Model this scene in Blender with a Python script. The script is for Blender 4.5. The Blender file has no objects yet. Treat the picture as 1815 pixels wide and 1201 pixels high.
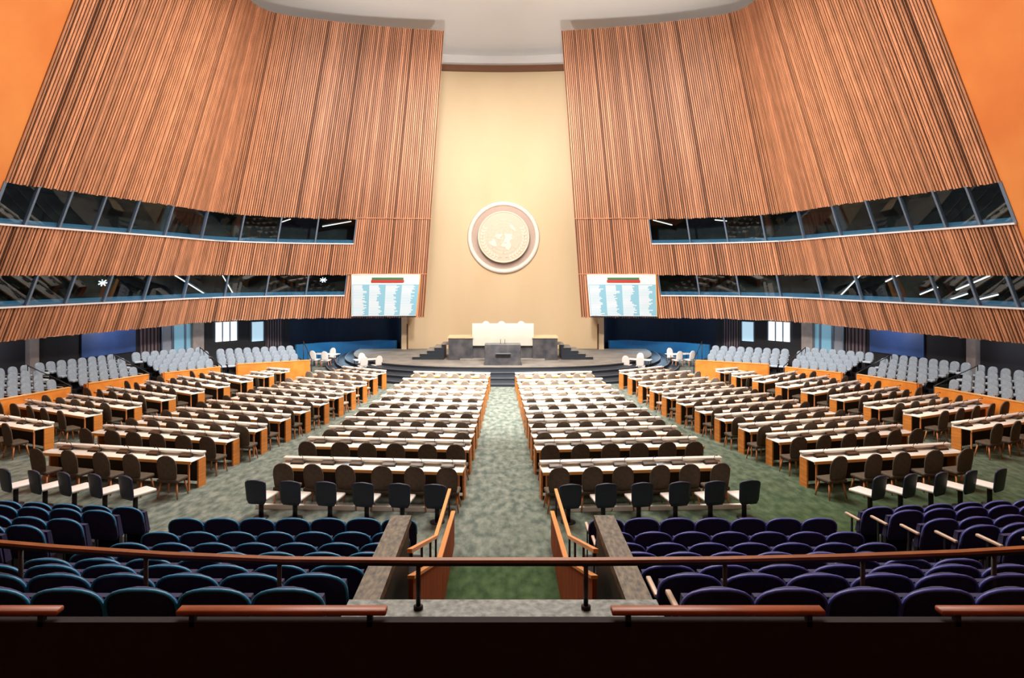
import bpy, bmesh, math, random
from mathutils import Vector, Matrix
random.seed(7)
PI = math.pi
sc = bpy.context.scene
col = sc.collection
K = 1.15            # depth scale of the survey
EYE = 5.6

# ------------------------------------------------------------------ materials
def newmat(name):
    m = bpy.data.materials.new(name); m.use_nodes = True
    return m, m.node_tree, m.node_tree.nodes['Principled BSDF']
def mat(name, c, rough=.6, metal=0, noise=0, nscale=8, c2=None, stretch=None, bump=0, spec=None, coord='Object', detail=4, island=0):
    m, nt, b = newmat(name)
    b.inputs['Roughness'].default_value = rough
    b.inputs['Metallic'].default_value = metal
    if spec is not None: b.inputs['Specular IOR Level'].default_value = spec
    c = tuple(c) + (1,)
    b.inputs['Base Color'].default_value = c
    last = None
    if noise or c2:
        tc = nt.nodes.new('ShaderNodeTexCoord'); mp = nt.nodes.new('ShaderNodeMapping')
        nt.links.new(tc.outputs[coord], mp.inputs[0])
        if stretch: mp.inputs['Scale'].default_value = stretch
        n = nt.nodes.new('ShaderNodeTexNoise'); n.inputs['Scale'].default_value = nscale; n.inputs['Detail'].default_value = detail
        nt.links.new(mp.outputs[0], n.inputs[0])
        r = nt.nodes.new('ShaderNodeValToRGB')
        d = tuple(c2)+(1,) if c2 else tuple(x*(1-noise) for x in c[:3])+(1,)
        r.color_ramp.elements[0].position = .32; r.color_ramp.elements[1].position = .68
        r.color_ramp.elements[0].color = d; r.color_ramp.elements[1].color = c
        nt.links.new(n.outputs[0], r.inputs[0])
        last = r.outputs[0]
        if bump:
            bp = nt.nodes.new('ShaderNodeBump'); bp.inputs['Strength'].default_value = bump; bp.inputs['Distance'].default_value = .02
            nt.links.new(n.outputs[0], bp.inputs['Height']); nt.links.new(bp.outputs[0], b.inputs['Normal'])
    if island:
        g = nt.nodes.new('ShaderNodeNewGeometry'); hs = nt.nodes.new('ShaderNodeHueSaturation')
        mr = nt.nodes.new('ShaderNodeMapRange'); mr.inputs[3].default_value = 1-island; mr.inputs[4].default_value = 1+island*.7
        nt.links.new(g.outputs['Random Per Island'], mr.inputs[0]); nt.links.new(mr.outputs[0], hs.inputs['Value'])
        if last: nt.links.new(last, hs.inputs['Color'])
        else: hs.inputs['Color'].default_value = c
        last = hs.outputs[0]
    if last: nt.links.new(last, b.inputs['Base Color'])
    return m
def emis(name, c, s):
    m, nt, b = newmat(name)
    b.inputs['Base Color'].default_value = tuple(c)+(1,)
    b.inputs['Emission Color'].default_value = tuple(c)+(1,)
    b.inputs['Emission Strength'].default_value = s
    return m
def glassmat(name, tint=(.75,.85,.9), refl=.06):
    m = bpy.data.materials.new(name); m.use_nodes = True; nt = m.node_tree; nt.nodes.clear()
    o = nt.nodes.new('ShaderNodeOutputMaterial'); mx = nt.nodes.new('ShaderNodeMixShader')
    t = nt.nodes.new('ShaderNodeBsdfTransparent'); g = nt.nodes.new('ShaderNodeBsdfGlossy')
    t.inputs[0].default_value = tint+(1,); g.inputs['Roughness'].default_value = .02
    g.inputs[0].default_value = (.8,.85,.9,1)
    mx.inputs[0].default_value = refl
    nt.links.new(t.outputs[0], mx.inputs[1]); nt.links.new(g.outputs[0], mx.inputs[2]); nt.links.new(mx.outputs[0], o.inputs[0])
    return m

M = {}
M['batten'] = mat('batten_wood', (.62,.275,.145), .5, noise=.28, nscale=1.4, stretch=(3,3,.3), island=.34, spec=.4)
M['gap'] = mat('batten_backing', (.075,.03,.016), .8)
M['smooth'] = mat('orange_panel', (.74,.26,.06), .5, c2=(.62,.17,.035), nscale=.25)
M['cream'] = mat('cream_wall', (.76,.575,.36), .65, c2=(.71,.52,.305), nscale=.35, stretch=(1,1,.35))
M['ceil'] = mat('ceiling_plaster', (.86,.82,.78), .85, c2=(.76,.73,.71), nscale=.12)
M['beam'] = mat('brown_beam', (.16,.06,.022), .5)
M['white'] = mat('desk_laminate', (.95,.91,.84), .3, noise=.06, nscale=3)
M['wood'] = mat('orange_wood', (.78,.28,.055), .42, noise=.3, nscale=3, stretch=(.6,.6,6), coord='Object')
M['trimwood'] = mat('desk_edge_wood', (.80,.42,.13), .4)
M['wood2'] = mat('parapet_wood', (.85,.31,.05), .45, c2=(.70,.21,.03), nscale=2.5)
M['brown'] = mat('brown_upholstery', (.095,.068,.044), .75, noise=.3, nscale=14)
M['legwood'] = mat('chair_leg_wood', (.62,.24,.09), .4)
M['deskshade'] = mat('desk_underside_shade', (.045,.026,.016), .6)  # wood darkened: the shade under the desks is put into the colour
M['ringp'] = mat('emblem_ring_plaster', (.88,.80,.72), .5)
M['pale'] = mat('lit_brown_upholstery', (.46,.38,.30), .7, noise=.2, nscale=12)  # brown upholstery lightened: the stage light is put into the colour
M['metal'] = mat('dark_metal', (.02,.02,.024), .4, metal=.3)
M['console'] = mat('console_plastic', (.022,.014,.010), .45)
M['consoletop'] = mat('console_top', (.10,.055,.025), .4)
M['navy'] = mat('navy_fabric', (.024,.026,.10), .75, noise=.3, nscale=20)
M['navy2'] = mat('slate_blue_vinyl', (.022,.034,.072), .5, noise=.2, nscale=12)
M['piping'] = mat('blue_piping', (.04,.30,.55), .35)
M['piping2'] = mat('violet_piping', (.10,.13,.50), .35)
M['whiteseat'] = mat('white_seat', (.85,.80,.76), .4)
M['grey'] = mat('grey_blue_fabric', (.27,.33,.40), .6, noise=.25, nscale=9, island=.12)
M['greyd'] = mat('pale_grey_seat', (.44,.50,.58), .6)
M['armwood'] = mat('armrest', (.66,.50,.38), .35)
M['marble'] = mat('green_marble', (.13,.125,.13), .3, c2=(.05,.055,.07), nscale=2.2, detail=9)
M['wmarble'] = mat('white_marble', (.80,.80,.69), .3, c2=(.70,.72,.64), nscale=1.3, detail=8)
M['stone'] = mat('parapet_marble', (.21,.155,.09), .6, c2=(.025,.021,.016), nscale=22, detail=12, stretch=(1,.35,1))
M['ledge'] = mat('grey_marble_ledge', (.25,.27,.25), .5, c2=(.04,.05,.04), nscale=14, detail=9)
M['plat'] = mat('platform_carpet', (.30,.275,.24), .85, c2=(.19,.175,.16), nscale=1.2)
M['riser'] = mat('step_riser', (.018,.026,.038), .6)
M['nosing'] = mat('step_nosing', (.11,.12,.14), .6)
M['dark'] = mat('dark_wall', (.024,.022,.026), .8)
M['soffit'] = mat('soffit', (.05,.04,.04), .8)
M['navywall'] = mat('navy_backdrop', (.012,.026,.06), .7, c2=(.008,.013,.03), nscale=.5)
M['bluewall'] = mat('blue_band', (.012,.15,.32), .6, c2=(.01,.09,.22), nscale=.4)
M['bluepanel'] = mat('blue_panel', (.06,.13,.38), .5, c2=(.04,.09,.28), nscale=1)
M['bluesill'] = mat('blue_sill', (.035,.15,.26), .5)
M['whitesill'] = mat('white_sill', (.85,.80,.80), .5)
M['mull'] = mat('mullion_metal', (.16,.21,.29), .35, metal=.3)
M['booth'] = mat('booth_interior', (.015,.02,.022), .8, c2=(.03,.045,.04), nscale=1)
M['glass'] = glassmat('booth_glass')
M['pillar'] = mat('pillar_stone', (.42,.35,.32), .6, noise=.2, nscale=3)
M['curtain'] = mat('curtain', (.34,.24,.28), .8, noise=.5, nscale=6, stretch=(5,5,.1))
M['bright'] = emis('reflected_pane', (.50,.72,.86), .75)  # glow standing for a bright reflection in a dark frame
M['bright2'] = emis('bright_pane', (.90,.95,.97), 1.0)
M['doorgrey'] = mat('grey_door', (.36,.38,.45), .5)
M['doorcyan'] = emis('lobby_glow', (.20,.42,.55), .45)
M['darkwood'] = mat('dark_rail_wood', (.30,.10,.035), .35, noise=.3, nscale=5)
M['redwood'] = mat('red_rail_wood', (.36,.085,.03), .4, noise=.3, nscale=4)
M['rampwood'] = mat('ramp_wall_wood', (.36,.095,.028), .75, spec=.15, c2=(.22,.05,.015), nscale=2, stretch=(1,4,.6))
M['handrail'] = mat('orange_handrail', (.85,.34,.10), .35)
M['tier'] = mat('tier_carpet', (.016,.014,.016), .9)
M['vomit'] = mat('dark_green_wall', (.030,.036,.026), .7)
M['boardwhite'] = mat('board_white', (.88,.84,.80), .4)
M['boardblue'] = mat('board_blue', (.24,.50,.64), .4)
M['boardtext'] = mat('board_text', (.80,.83,.88), .5)
M['green'] = mat('board_green', (.05,.16,.07), .5)
M['red'] = mat('board_red', (.48,.035,.03), .5)
M['emblem'] = mat('emblem_plaster', (.66,.56,.44), .55)
M['emblem2'] = mat('emblem_recess', (.50,.37,.31), .6)
M['relief'] = mat('emblem_relief', (.86,.80,.66), .5)
M['tube'] = emis('glass_reflection', (1,.93,.80), 1.6)  # glow for the streaks that imitate reflections in the booth glass
M['lampm'] = emis('booth_lamp', (.9,.95,.95), 1.6)

def carpet():
    m, nt, b = newmat('carpet_green')
    b.inputs['Roughness'].default_value = .95; b.inputs['Specular IOR Level'].default_value = .1
    tc = nt.nodes.new('ShaderNodeTexCoord')
    def noise(s, d, st):
        mp = nt.nodes.new('ShaderNodeMapping'); mp.inputs['Scale'].default_value = st; nt.links.new(tc.outputs['Object'], mp.inputs[0])
        n = nt.nodes.new('ShaderNodeTexNoise'); n.inputs['Scale'].default_value = s; n.inputs['Detail'].default_value = d
        nt.links.new(mp.outputs[0], n.inputs[0]); return n
    n1 = noise(5.5, 14, (1,.5,1)); r1 = nt.nodes.new('ShaderNodeValToRGB')
    r1.color_ramp.elements[0].position = .36; r1.color_ramp.elements[1].position = .66
    r1.color_ramp.elements[0].color = (.10,.125,.11,1); r1.color_ramp.elements[1].color = (.235,.26,.225,1)
    nt.links.new(n1.outputs[0], r1.inputs[0])
    n2 = noise(5.5, 14, (1,.5,1)); r2 = nt.nodes.new('ShaderNodeValToRGB')
    r2.color_ramp.elements[0].position = .36; r2.color_ramp.elements[1].position = .68
    r2.color_ramp.elements[0].color = (.030,.060,.024,1); r2.color_ramp.elements[1].color = (.070,.112,.050,1)
    nt.links.new(n2.outputs[0], r2.inputs[0])
    # the carpet is greyer on the left, greener on the right near the back
    sx = nt.nodes.new('ShaderNodeSeparateXYZ'); nt.links.new(tc.outputs['Object'], sx.inputs[0])
    a = nt.nodes.new('ShaderNodeMapRange'); a.inputs[1].default_value = -.4; a.inputs[2].default_value = 6.5
    nt.links.new(sx.outputs['X'], a.inputs[0])
    c = nt.nodes.new('ShaderNodeMapRange'); c.inputs[1].default_value = 27; c.inputs[2].default_value = 14
    nt.links.new(sx.outputs['Y'], c.inputs[0])
    mu = nt.nodes.new('ShaderNodeMath'); mu.operation = 'MULTIPLY'; nt.links.new(a.outputs[0], mu.inputs[0]); nt.links.new(c.outputs[0], mu.inputs[1])
    e = nt.nodes.new('ShaderNodeMapRange'); e.inputs[1].default_value = 13.0; e.inputs[2].default_value = 12.4
    nt.links.new(sx.outputs['Y'], e.inputs[0])
    mxm = nt.nodes.new('ShaderNodeMath'); mxm.operation = 'MAXIMUM'; nt.links.new(mu.outputs[0], mxm.inputs[0]); nt.links.new(e.outputs[0], mxm.inputs[1])
    mx = nt.nodes.new('ShaderNodeMixRGB'); nt.links.new(mxm.outputs[0], mx.inputs[0]); nt.links.new(r1.outputs[0], mx.inputs[1]); nt.links.new(r2.outputs[0], mx.inputs[2])
    nt.links.new(mx.outputs[0], b.inputs['Base Color'])
    return m
M['carpet'] = carpet()

# ------------------------------------------------------------------ mesh helpers
class MB:
    def __init__(s): s.v = []; s.f = []; s.m = []; s.sm = []; s.mats = []
    def mi(s, k):
        if k not in s.mats: s.mats.append(k)
        return s.mats.index(k)
    def add(s, vs, fs, k, smooth=False):
        o = len(s.v); s.v += [tuple(v) for v in vs]; i = s.mi(k)
        for f in fs: s.f.append(tuple(o+a for a in f)); s.m.append(i); s.sm.append(smooth)
        return s
    def hexa(s, c, k):      # 8 corners: bottom 4 then top 4
        return s.add(c, [(0,3,2,1),(4,5,6,7),(0,1,5,4),(1,2,6,5),(2,3,7,6),(3,0,4,7)], k)
    def box(s, x0,x1,y0,y1,z0,z1, k):
        return s.hexa([(x0,y0,z0),(x1,y0,z0),(x1,y1,z0),(x0,y1,z0),(x0,y0,z1),(x1,y0,z1),(x1,y1,z1),(x0,y1,z1)], k)
    def rbox(s, x0,x1,y0,y1,z0,z1, r, k, seg=2):
        bm = bmesh.new(); bmesh.ops.create_cube(bm, size=1)
        for v in bm.verts: v.co = Vector(((x0+x1)/2+v.co.x*(x1-x0),(y0+y1)/2+v.co.y*(y1-y0),(z0+z1)/2+v.co.z*(z1-z0)))
        bmesh.ops.bevel(bm, geom=bm.edges[:], offset=r, segments=seg, affect='EDGES', profile=.6)
        bm.verts.index_update()
        s.add([v.co[:] for v in bm.verts], [[v.index for v in f.verts] for f in bm.faces], k, True); bm.free(); return s
    def obar(s, p, q, w, z0, z1, k, side=0):   # upright bar from plan point p to q, width w centred (side: shift)
        dx, dy = q[0]-p[0], q[1]-p[1]; l = math.hypot(dx,dy) or 1; nx, ny = -dy/l, dx/l
        a, b = w/2+side*w/2, -w/2+side*w/2
        P = [(p[0]+nx*b,p[1]+ny*b),(q[0]+nx*b,q[1]+ny*b),(q[0]+nx*a,q[1]+ny*a),(p[0]+nx*a,p[1]+ny*a)]
        return s.hexa([(x,y,z0) for x,y in P]+[(x,y,z1) for x,y in P], k)
    def tube(s, pts, r, k, n=8, r2=None):
        pts = [Vector(p) for p in pts]; N = len(pts); vs = []; fs = []
        for i, p in enumerate(pts):
            t = (pts[min(i+1,N-1)]-pts[max(i-1,0)]).normalized()
            u = t.cross(Vector((0,0,1)));
            if u.length < 1e-3: u = t.cross(Vector((0,1,0)))
            u.normalize(); w = t.cross(u)
            rr = r if r2 is None else r+(r2-r)*i/(N-1)
            for j in range(n):
                a = 2*PI*j/n; vs.append(p+u*math.cos(a)*rr+w*math.sin(a)*rr)
        for i in range(N-1):
            for j in range(n): fs.append((i*n+j, i*n+(j+1)%n, (i+1)*n+(j+1)%n, (i+1)*n+j))
        fs.append(tuple(range(n))[::-1]); fs.append(tuple((N-1)*n+j for j in range(n)))
        return s.add(vs, fs, k, True)
    def disc(s, c, r, y0, y1, k, n=64, r1=None):   # axis along y
        r1 = r1 or r
        vs = [(c[0]+r*math.cos(2*PI*i/n), y0, c[1]+r*math.sin(2*PI*i/n)) for i in range(n)]
        vs += [(c[0]+r1*math.cos(2*PI*i/n), y1, c[1]+r1*math.sin(2*PI*i/n)) for i in range(n)]
        fs = [(i,(i+1)%n,n+(i+1)%n,n+i) for i in range(n)] + [tuple(range(n)), tuple(range(2*n-1,n-1,-1))]
        return s.add(vs, fs, k)
    def build(s, name, parent=None, bevel=0):
        me = bpy.data.meshes.new(name); me.from_pydata(s.v, [], s.f)
        for k in s.mats: me.materials.append(M[k])
        me.polygons.foreach_set('material_index', s.m); me.polygons.foreach_set('use_smooth', s.sm); me.update()
        bm = bmesh.new(); bm.from_mesh(me); bmesh.ops.recalc_face_normals(bm, faces=bm.faces[:]); bm.to_mesh(me); bm.free()
        return me
def link(name, me, parent=None):
    o = bpy.data.objects.new(name, me); col.objects.link(o)
    if parent: o.parent = parent
    return o
def tag(o, label=None, cat=None, group=None, kind=None):
    if label: o['label'] = label
    if cat: o['category'] = cat
    if group: o['group'] = group
    if kind: o['kind'] = kind
    return o
def part(name, mb, parent, label=None):
    o = link(name, mb.build(name), parent)
    if label: o['label'] = label
    return o
def thing(name, label, cat, loc=(0,0,0), rz=0, group=None, scale=1):
    o = bpy.data.objects.new(name, None); col.objects.link(o); o.location = loc; o.rotation_euler = (0,0,rz); o.scale = (scale,)*3
    o.empty_display_size = .1
    return tag(o, label, cat, group)
def struct(name, mb, label, cat):
    return tag(link(name, mb.build(name)), label, cat, kind='structure')
def spawn(spec, name, label, cat, loc, rz, group, scale=1):
    # spec: list of (part_name, mesh, children) or a single mesh
    if not isinstance(spec, list):
        o = link(name, spec); o.location = loc; o.rotation_euler = (0,0,rz); o.scale = (scale,)*3
        return tag(o, label, cat, group)
    r = thing(name, label, cat, loc, rz, group, scale)
    for pn, me, ch in spec:
        c = link(pn, me, r)
        for qn, qm in ch: link(qn, qm, c)
    return r

ORD = ['first','second','third','fourth','fifth','sixth','seventh','eighth','ninth','tenth','eleventh','twelfth','thirteenth','fourteenth']
SIDE = {-1:'left', 1:'right'}
def W(x, y, h):      # survey sheet reading -> plan point of something h below eye level
    d = 1000*h/(y-486); return ((x-891)/1000*d, d*K)
def N(X, D): return (X, D*K)

# shaped panel (seat backs)
def panel(mb, w, z0, z1, th, k, v0=.45, p=2.4, taper=.12, curve=.35, lean=-.18, y=0, nu=8, nv=9, bot=.9):
    vs = []; 
    def hw(v):
        a = w/2*(1-taper*(1-v))
        if v > v0: a *= max(0.0, 1-((v-v0)/(1-v0))**p)**(1/p)
        if v < .12: a *= bot+(1-bot)*(v/.12)
        return max(a, w*.12)
    rows = []
    for i in range(nv+1):
        v = i/nv; v = 1-(1-v)**1.5
        rows.append((z0+(z1-z0)*v, hw(v)))
    for s_ in (0, 1):
        for z, h in rows:
            for j in range(nu+1):
                x = (2*j/nu-1)*h
                e = min(1, abs(2*j/nu-1)**6)
                yy = y+curve*x*x+lean*(z-z0)+(th if s_ == 0 else 0)*(1-.5*e)
                vs.append((x, yy, z))
    n = nu+1; R = len(rows); o = n*R; fs = []
    for i in range(R-1):
        for j in range(nu):
            fs.append((i*n+j, i*n+j+1, (i+1)*n+j+1, (i+1)*n+j))
            fs.append((o+i*n+j, o+(i+1)*n+j, o+(i+1)*n+j+1, o+i*n+j+1))
        fs.append((i*n, (i+1)*n, o+(i+1)*n, o+i*n)); fs.append((i*n+nu, o+i*n+nu, o+(i+1)*n+nu, (i+1)*n+nu))
    for j in range(nu):
        fs.append((j, o+j, o+j+1, j+1)); t = (R-1)*n
        fs.append((t+j, t+j+1, o+t+j+1, o+t+j))
    mb.add(vs, fs, k, True)
    edge = [(-h, y+curve*h*h+lean*(z-z0), z) for z, h in rows]+[(h, y+curve*h*h+lean*(z-z0), z) for z, h in reversed(rows)]
    return edge

# ------------------------------------------------------------------ prototypes (front of chair = +y)
def brown_chair(fab='brown'):
    b = MB(); panel(b, .54, .44, 1.10, .06, fab, v0=.42, p=2.4, taper=.22, curve=.5, lean=-.14, y=-.24)
    s = MB(); s.rbox(-.26,.26,-.25,.22,.40,.50,.04,fab)
    L = []
    for x,y in ((-1,-1),(1,-1),(-1,1),(1,1)):
        m = MB(); m.tube([(x*.19,y*.16,.42),(x*.25,y*.23,0)], .026, 'legwood', 7, .015); L.append(m)
    return b, s, L
b_, s_, L_ = brown_chair()
CH_NEAR = [('backrest', b_.build('backrest'), []), ('seat', s_.build('seat'), [])] + [('leg', l.build('leg'), []) for l in L_]
j = MB()
for q in [b_, s_]+L_:
    for f, mm, sm in zip(q.f, q.m, q.sm): pass
def join(parts, name):
    j = MB()
    for q in parts:
        o = len(j.v); j.v += q.v
        for f, mm, sm in zip(q.f, q.m, q.sm):
            j.f.append(tuple(o+a for a in f)); j.m.append(j.mi(q.mats[mm])); j.sm.append(sm)
    return j.build(name)
CH_FAR = join([b_, s_]+L_, 'chair_small')
b2, s2_, L2 = brown_chair('pale'); CH_LIT = join([b2, s2_]+L2, 'chair_small_lit')

def pedestal_chair():
    b = MB(); panel(b, .52, .38, .94, .07, 'navy2', v0=.82, p=3, taper=.10, curve=.3, lean=-.12, y=-.22, bot=.8)
    s = MB(); s.rbox(-.21,.21,-.20,.40,.43,.50,.03,'whiteseat')
    p = MB(); p.tube([(0,0,.02),(0,0,.43)], .055, 'metal', 10)
    f = MB(); f.tube([(0,0,0),(0,0,.02)], .17, 'metal', 16)
    return [('backrest', b.build('backrest'), []), ('seat', s.build('seat'), []), ('pedestal', p.build('pedestal'), []), ('floor_plate', f.build('floor_plate'), [])]
PED = pedestal_chair()

def theatre_seat(pipe):
    b = MB(); e = panel(b, .615, .34, .88, .07, 'navy', v0=.60, p=2.7, taper=.04, curve=.25, lean=-.22, y=-.22, nu=10, nv=12)
    k = [i for i, q in enumerate(e) if q[2] > .56]
    pp = MB(); pp.tube([(e[i][0], e[i][1]-.004, e[i][2]) for i in k], .015, pipe, 6)
    s = MB(); s.hexa([(-.27,-.12,.36),(.27,-.12,.36),(.27,-.02,.36),(-.27,-.02,.36),(-.26,-.17,.74),(.26,-.17,.74),(.26,-.10,.74),(-.26,-.10,.74)],'navy')
    a = MB(); a.rbox(-.315,-.265,-.18,.22,.58,.62,.012,'armwood')
    a.box(-.30,-.28,.02,.06,.0,.58,'metal')
    ft = MB(); ft.box(-.20,.20,-.04,.04,0,.35,'metal')
    return [('backrest', b.build('backrest'), [('piping', pp.build('piping'))]), ('seat', s.build('seat'), []),
            ('armrest', a.build('armrest'), []), ('support', ft.build('support'), [])]
TH_L = theatre_seat('piping'); TH_R = theatre_seat('piping2')

def grey_seat():
    b = MB(); panel(b, .455, .36, .86, .06, 'grey', v0=.5, p=2.6, taper=.10, curve=.2, lean=-.2, y=-.15)
    s = MB(); s.rbox(-.21,.21,-.10,.26,.32,.42,.035,'greyd')
    a = MB(); a.rbox(-.25,-.215,-.16,.2,.50,.53,.01,'armwood'); a.box(-.24,-.22,0,.03,0,.5,'metal')
    ft = MB(); ft.box(-.15,.15,-.03,.03,0,.33,'metal')
    return [('backrest', b.build('backrest'), []), ('seat', s.build('seat'), []), ('armrest', a.build('armrest'), []), ('support', ft.build('support'), [])]
GS = grey_seat()

def console():
    b = MB(); b.hexa([(-.18,-.07,0),(.18,-.07,0),(.18,.07,0),(-.18,.07,0),(-.165,-.06,.035),(.165,-.06,.035),(.165,.06,.085),(-.165,.06,.085)], 'console')
    f = MB(); f.add([(-.14,-.045,.046),(.14,-.045,.046),(.14,.03,.077),(-.14,.03,.077)], [(0,1,2,3)], 'consoletop')
    m = MB(); m.tube([(.12,.04,.07),(.12,.05,.15),(.12,.0,.21),(.12,-.06,.23)], .008, 'metal', 6); m.tube([(.12,-.06,.23),(.12,-.10,.235)], .016, 'metal', 7)
    return b, f, m
cb, cf, cm = console()
CON_NEAR = [('housing', cb.build('housing'), [('face_plate', cf.build('face_plate'))]), ('microphone', cm.build('microphone'), [])]
CON_FAR = join([cb, cf, cm], 'console_small')

# ------------------------------------------------------------------ setting: floor
m = MB(); m.box(-32,32,-20,56,-.3,0,'carpet'); struct('floor', m, 'mottled green and grey carpet of the hall floor', 'floor')

# ------------------------------------------------------------------ wall curve
ctrl = [(-4.92,35.4,-3.62,34.8,15.0),(-9.45,35.1,-7.1,34.2,15.0),(-13.5,34.3,-10.15,33.2,14.9),(-16.8,32,-12.8,31.2,14.5),
        (-18.1,28.3,-13.0,28.0,14.0),(-19.5,24.6,-13.2,24.5,14.6),(-20.8,20.5,-14.1,20.5,14.8),(-21.6,15,-15,15,14.8),(-22,6,-16,7,14.8),(-21.5,-4,-16,-2,14.8),(-17,-10,-13,-8,14.8),(0,-12.5,0,-10,14.8)]
def catmull(P, n):
    out = []
    for i in range(len(P)-1):
        a = P[max(i-1,0)]; b = P[i]; c = P[i+1]; d = P[min(i+2,len(P)-1)]
        for t in range(n):
            u = t/n
            out.append(tuple(.5*(2*b[k]+(c[k]-a[k])*u+(2*a[k]-5*b[k]+4*c[k]-d[k])*u*u+(3*b[k]-a[k]-3*c[k]+d[k])*u**3) for k in range(len(b))))
    out.append(P[-1]); return out
CUR = [(x, d*K, tx, td*K, EYE+T) for x,d,tx,td,T in catmull(ctrl, 30)]
ARC = [0]
for i in range(1, len(CUR)): ARC.append(ARC[-1]+math.hypot(CUR[i][0]-CUR[i-1][0], CUR[i][1]-CUR[i-1][1]))
def cur(a):
    if a <= 0: return CUR[0]
    if a >= ARC[-1]: return CUR[-1]
    lo, hi = 0, len(ARC)-1
    while hi-lo > 1:
        mid = (lo+hi)//2
        if ARC[mid] <= a: lo = mid
        else: hi = mid
    t = (a-ARC[lo])/(ARC[hi]-ARC[lo]); return tuple(CUR[lo][k]*(1-t)+CUR[hi][k]*t for k in range(5))
ZB = EYE-2.66
def S(a, z, off=0):     # point on the leaning wall; off > 0 = towards the room
    c = cur(a); t = (z-ZB)/(c[4]-ZB)
    x = c[0]+(c[2]-c[0])*t; y = c[1]+(c[3]-c[1])*t
    if off:
        p, q = cur(a-.3 if a > .3 else 0), cur(a+.3)
        dx, dy = q[0]-p[0], q[1]-p[1]; l = math.hypot(dx,dy)
        x += -dy/l*off; y += dx/l*off     # left side: tangent runs outwards/backwards, room lies to the left of it... sign fixed below
    return (x, y, z)
# sign check: room side must bring the point closer to (0,20)
_p = S(12, 6, 1); _q = S(12, 6, 0)
SG = 1 if math.hypot(_p[0], _p[1]-18) < math.hypot(_q[0], _q[1]-18) else -1
def Sf(a, z, off, sd=-1):
    x, y, z = S(a, z, off*SG) if off else S(a, z); return (x*-sd, y, z)
def afor(px, z):      # arc position seen in survey column px at height z (left half)
    lo, hi = 0, ARC[-1]*.62
    for _ in range(50):
        mid = (lo+hi)/2; p = S(mid, z)
        xx = 891+1150*p[0]/p[1] if p[1] > 1 else -9e9
        if xx > px: lo = mid
        else: hi = mid
    return (lo+hi)/2
A_LW0 = afor(611, EYE-1.33); A_UW0 = afor(627, EYE+1.86)
A_END = afor(-105, ZB)         # battens stop, smooth panels begin
Z1, Z2, Z3, Z4 = EYE-1.33, EYE+0.0, EYE+1.86, EYE+3.44
def battens(mb, a0, a1, z0, z1, sd, pitch=.142, ztop=None, phase=0):
    # backing
    n = max(2, int((a1-a0)/.5)); rows = 2
    vs = []; fs = []
    for i in range(n+1):
        a = a0+(a1-a0)*i/n; zt = (cur(a)[4] if ztop else z1)
        vs += [Sf(a, z0, 0, sd), Sf(a, zt, 0, sd)]
    for i in range(n): fs.append((2*i,2*i+2,2*i+3,2*i+1))
    mb.add(vs, fs, 'gap')
    i0 = math.ceil(a0/pitch)
    i = i0
    rr = random.Random(5)
    while i*pitch < a1-.05:
        rr.seed(i*7+3)
        a = i*pitch; i += 1
        u = rr.random()
        w = pitch*(.62 if u < .7 else .80 if u < .9 else .46); d = .075 if u < .75 else .05
        # wider dark joints at irregular intervals
        if i % 9 == 0 and rr.random() < .6: w = pitch*.16
        a_, b_ = a-w/2, a+w/2
        zt = (cur(a)[4] if ztop else z1)
        z0_ = z0-.03-.05*rr.random()
        P = [Sf(a_,z0_,.01,sd), Sf(b_,z0_,.01,sd), Sf(b_,z0_,d,sd), Sf(a_,z0_,d,sd), Sf(a_,zt,.01,sd), Sf(b_,zt,.01,sd), Sf(b_,zt,d,sd), Sf(a_,zt,d,sd)]
        mb.hexa(P, 'batten')
def strip(mb, a0, a1, z0, z1, o0, o1, k, sd, n=None):
    n = n or max(1, int((a1-a0)/.6))
    for i in range(n):
        a = a0+(a1-a0)*i/n; b = a0+(a1-a0)*(i+1)/n
        mb.hexa([Sf(a,z0,o0,sd),Sf(b,z0,o0,sd),Sf(b,z0,o1,sd),Sf(a,z0,o1,sd),Sf(a,z1,o0,sd),Sf(b,z1,o0,sd),Sf(b,z1,o1,sd),Sf(a,z1,o1,sd)], k)

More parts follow.
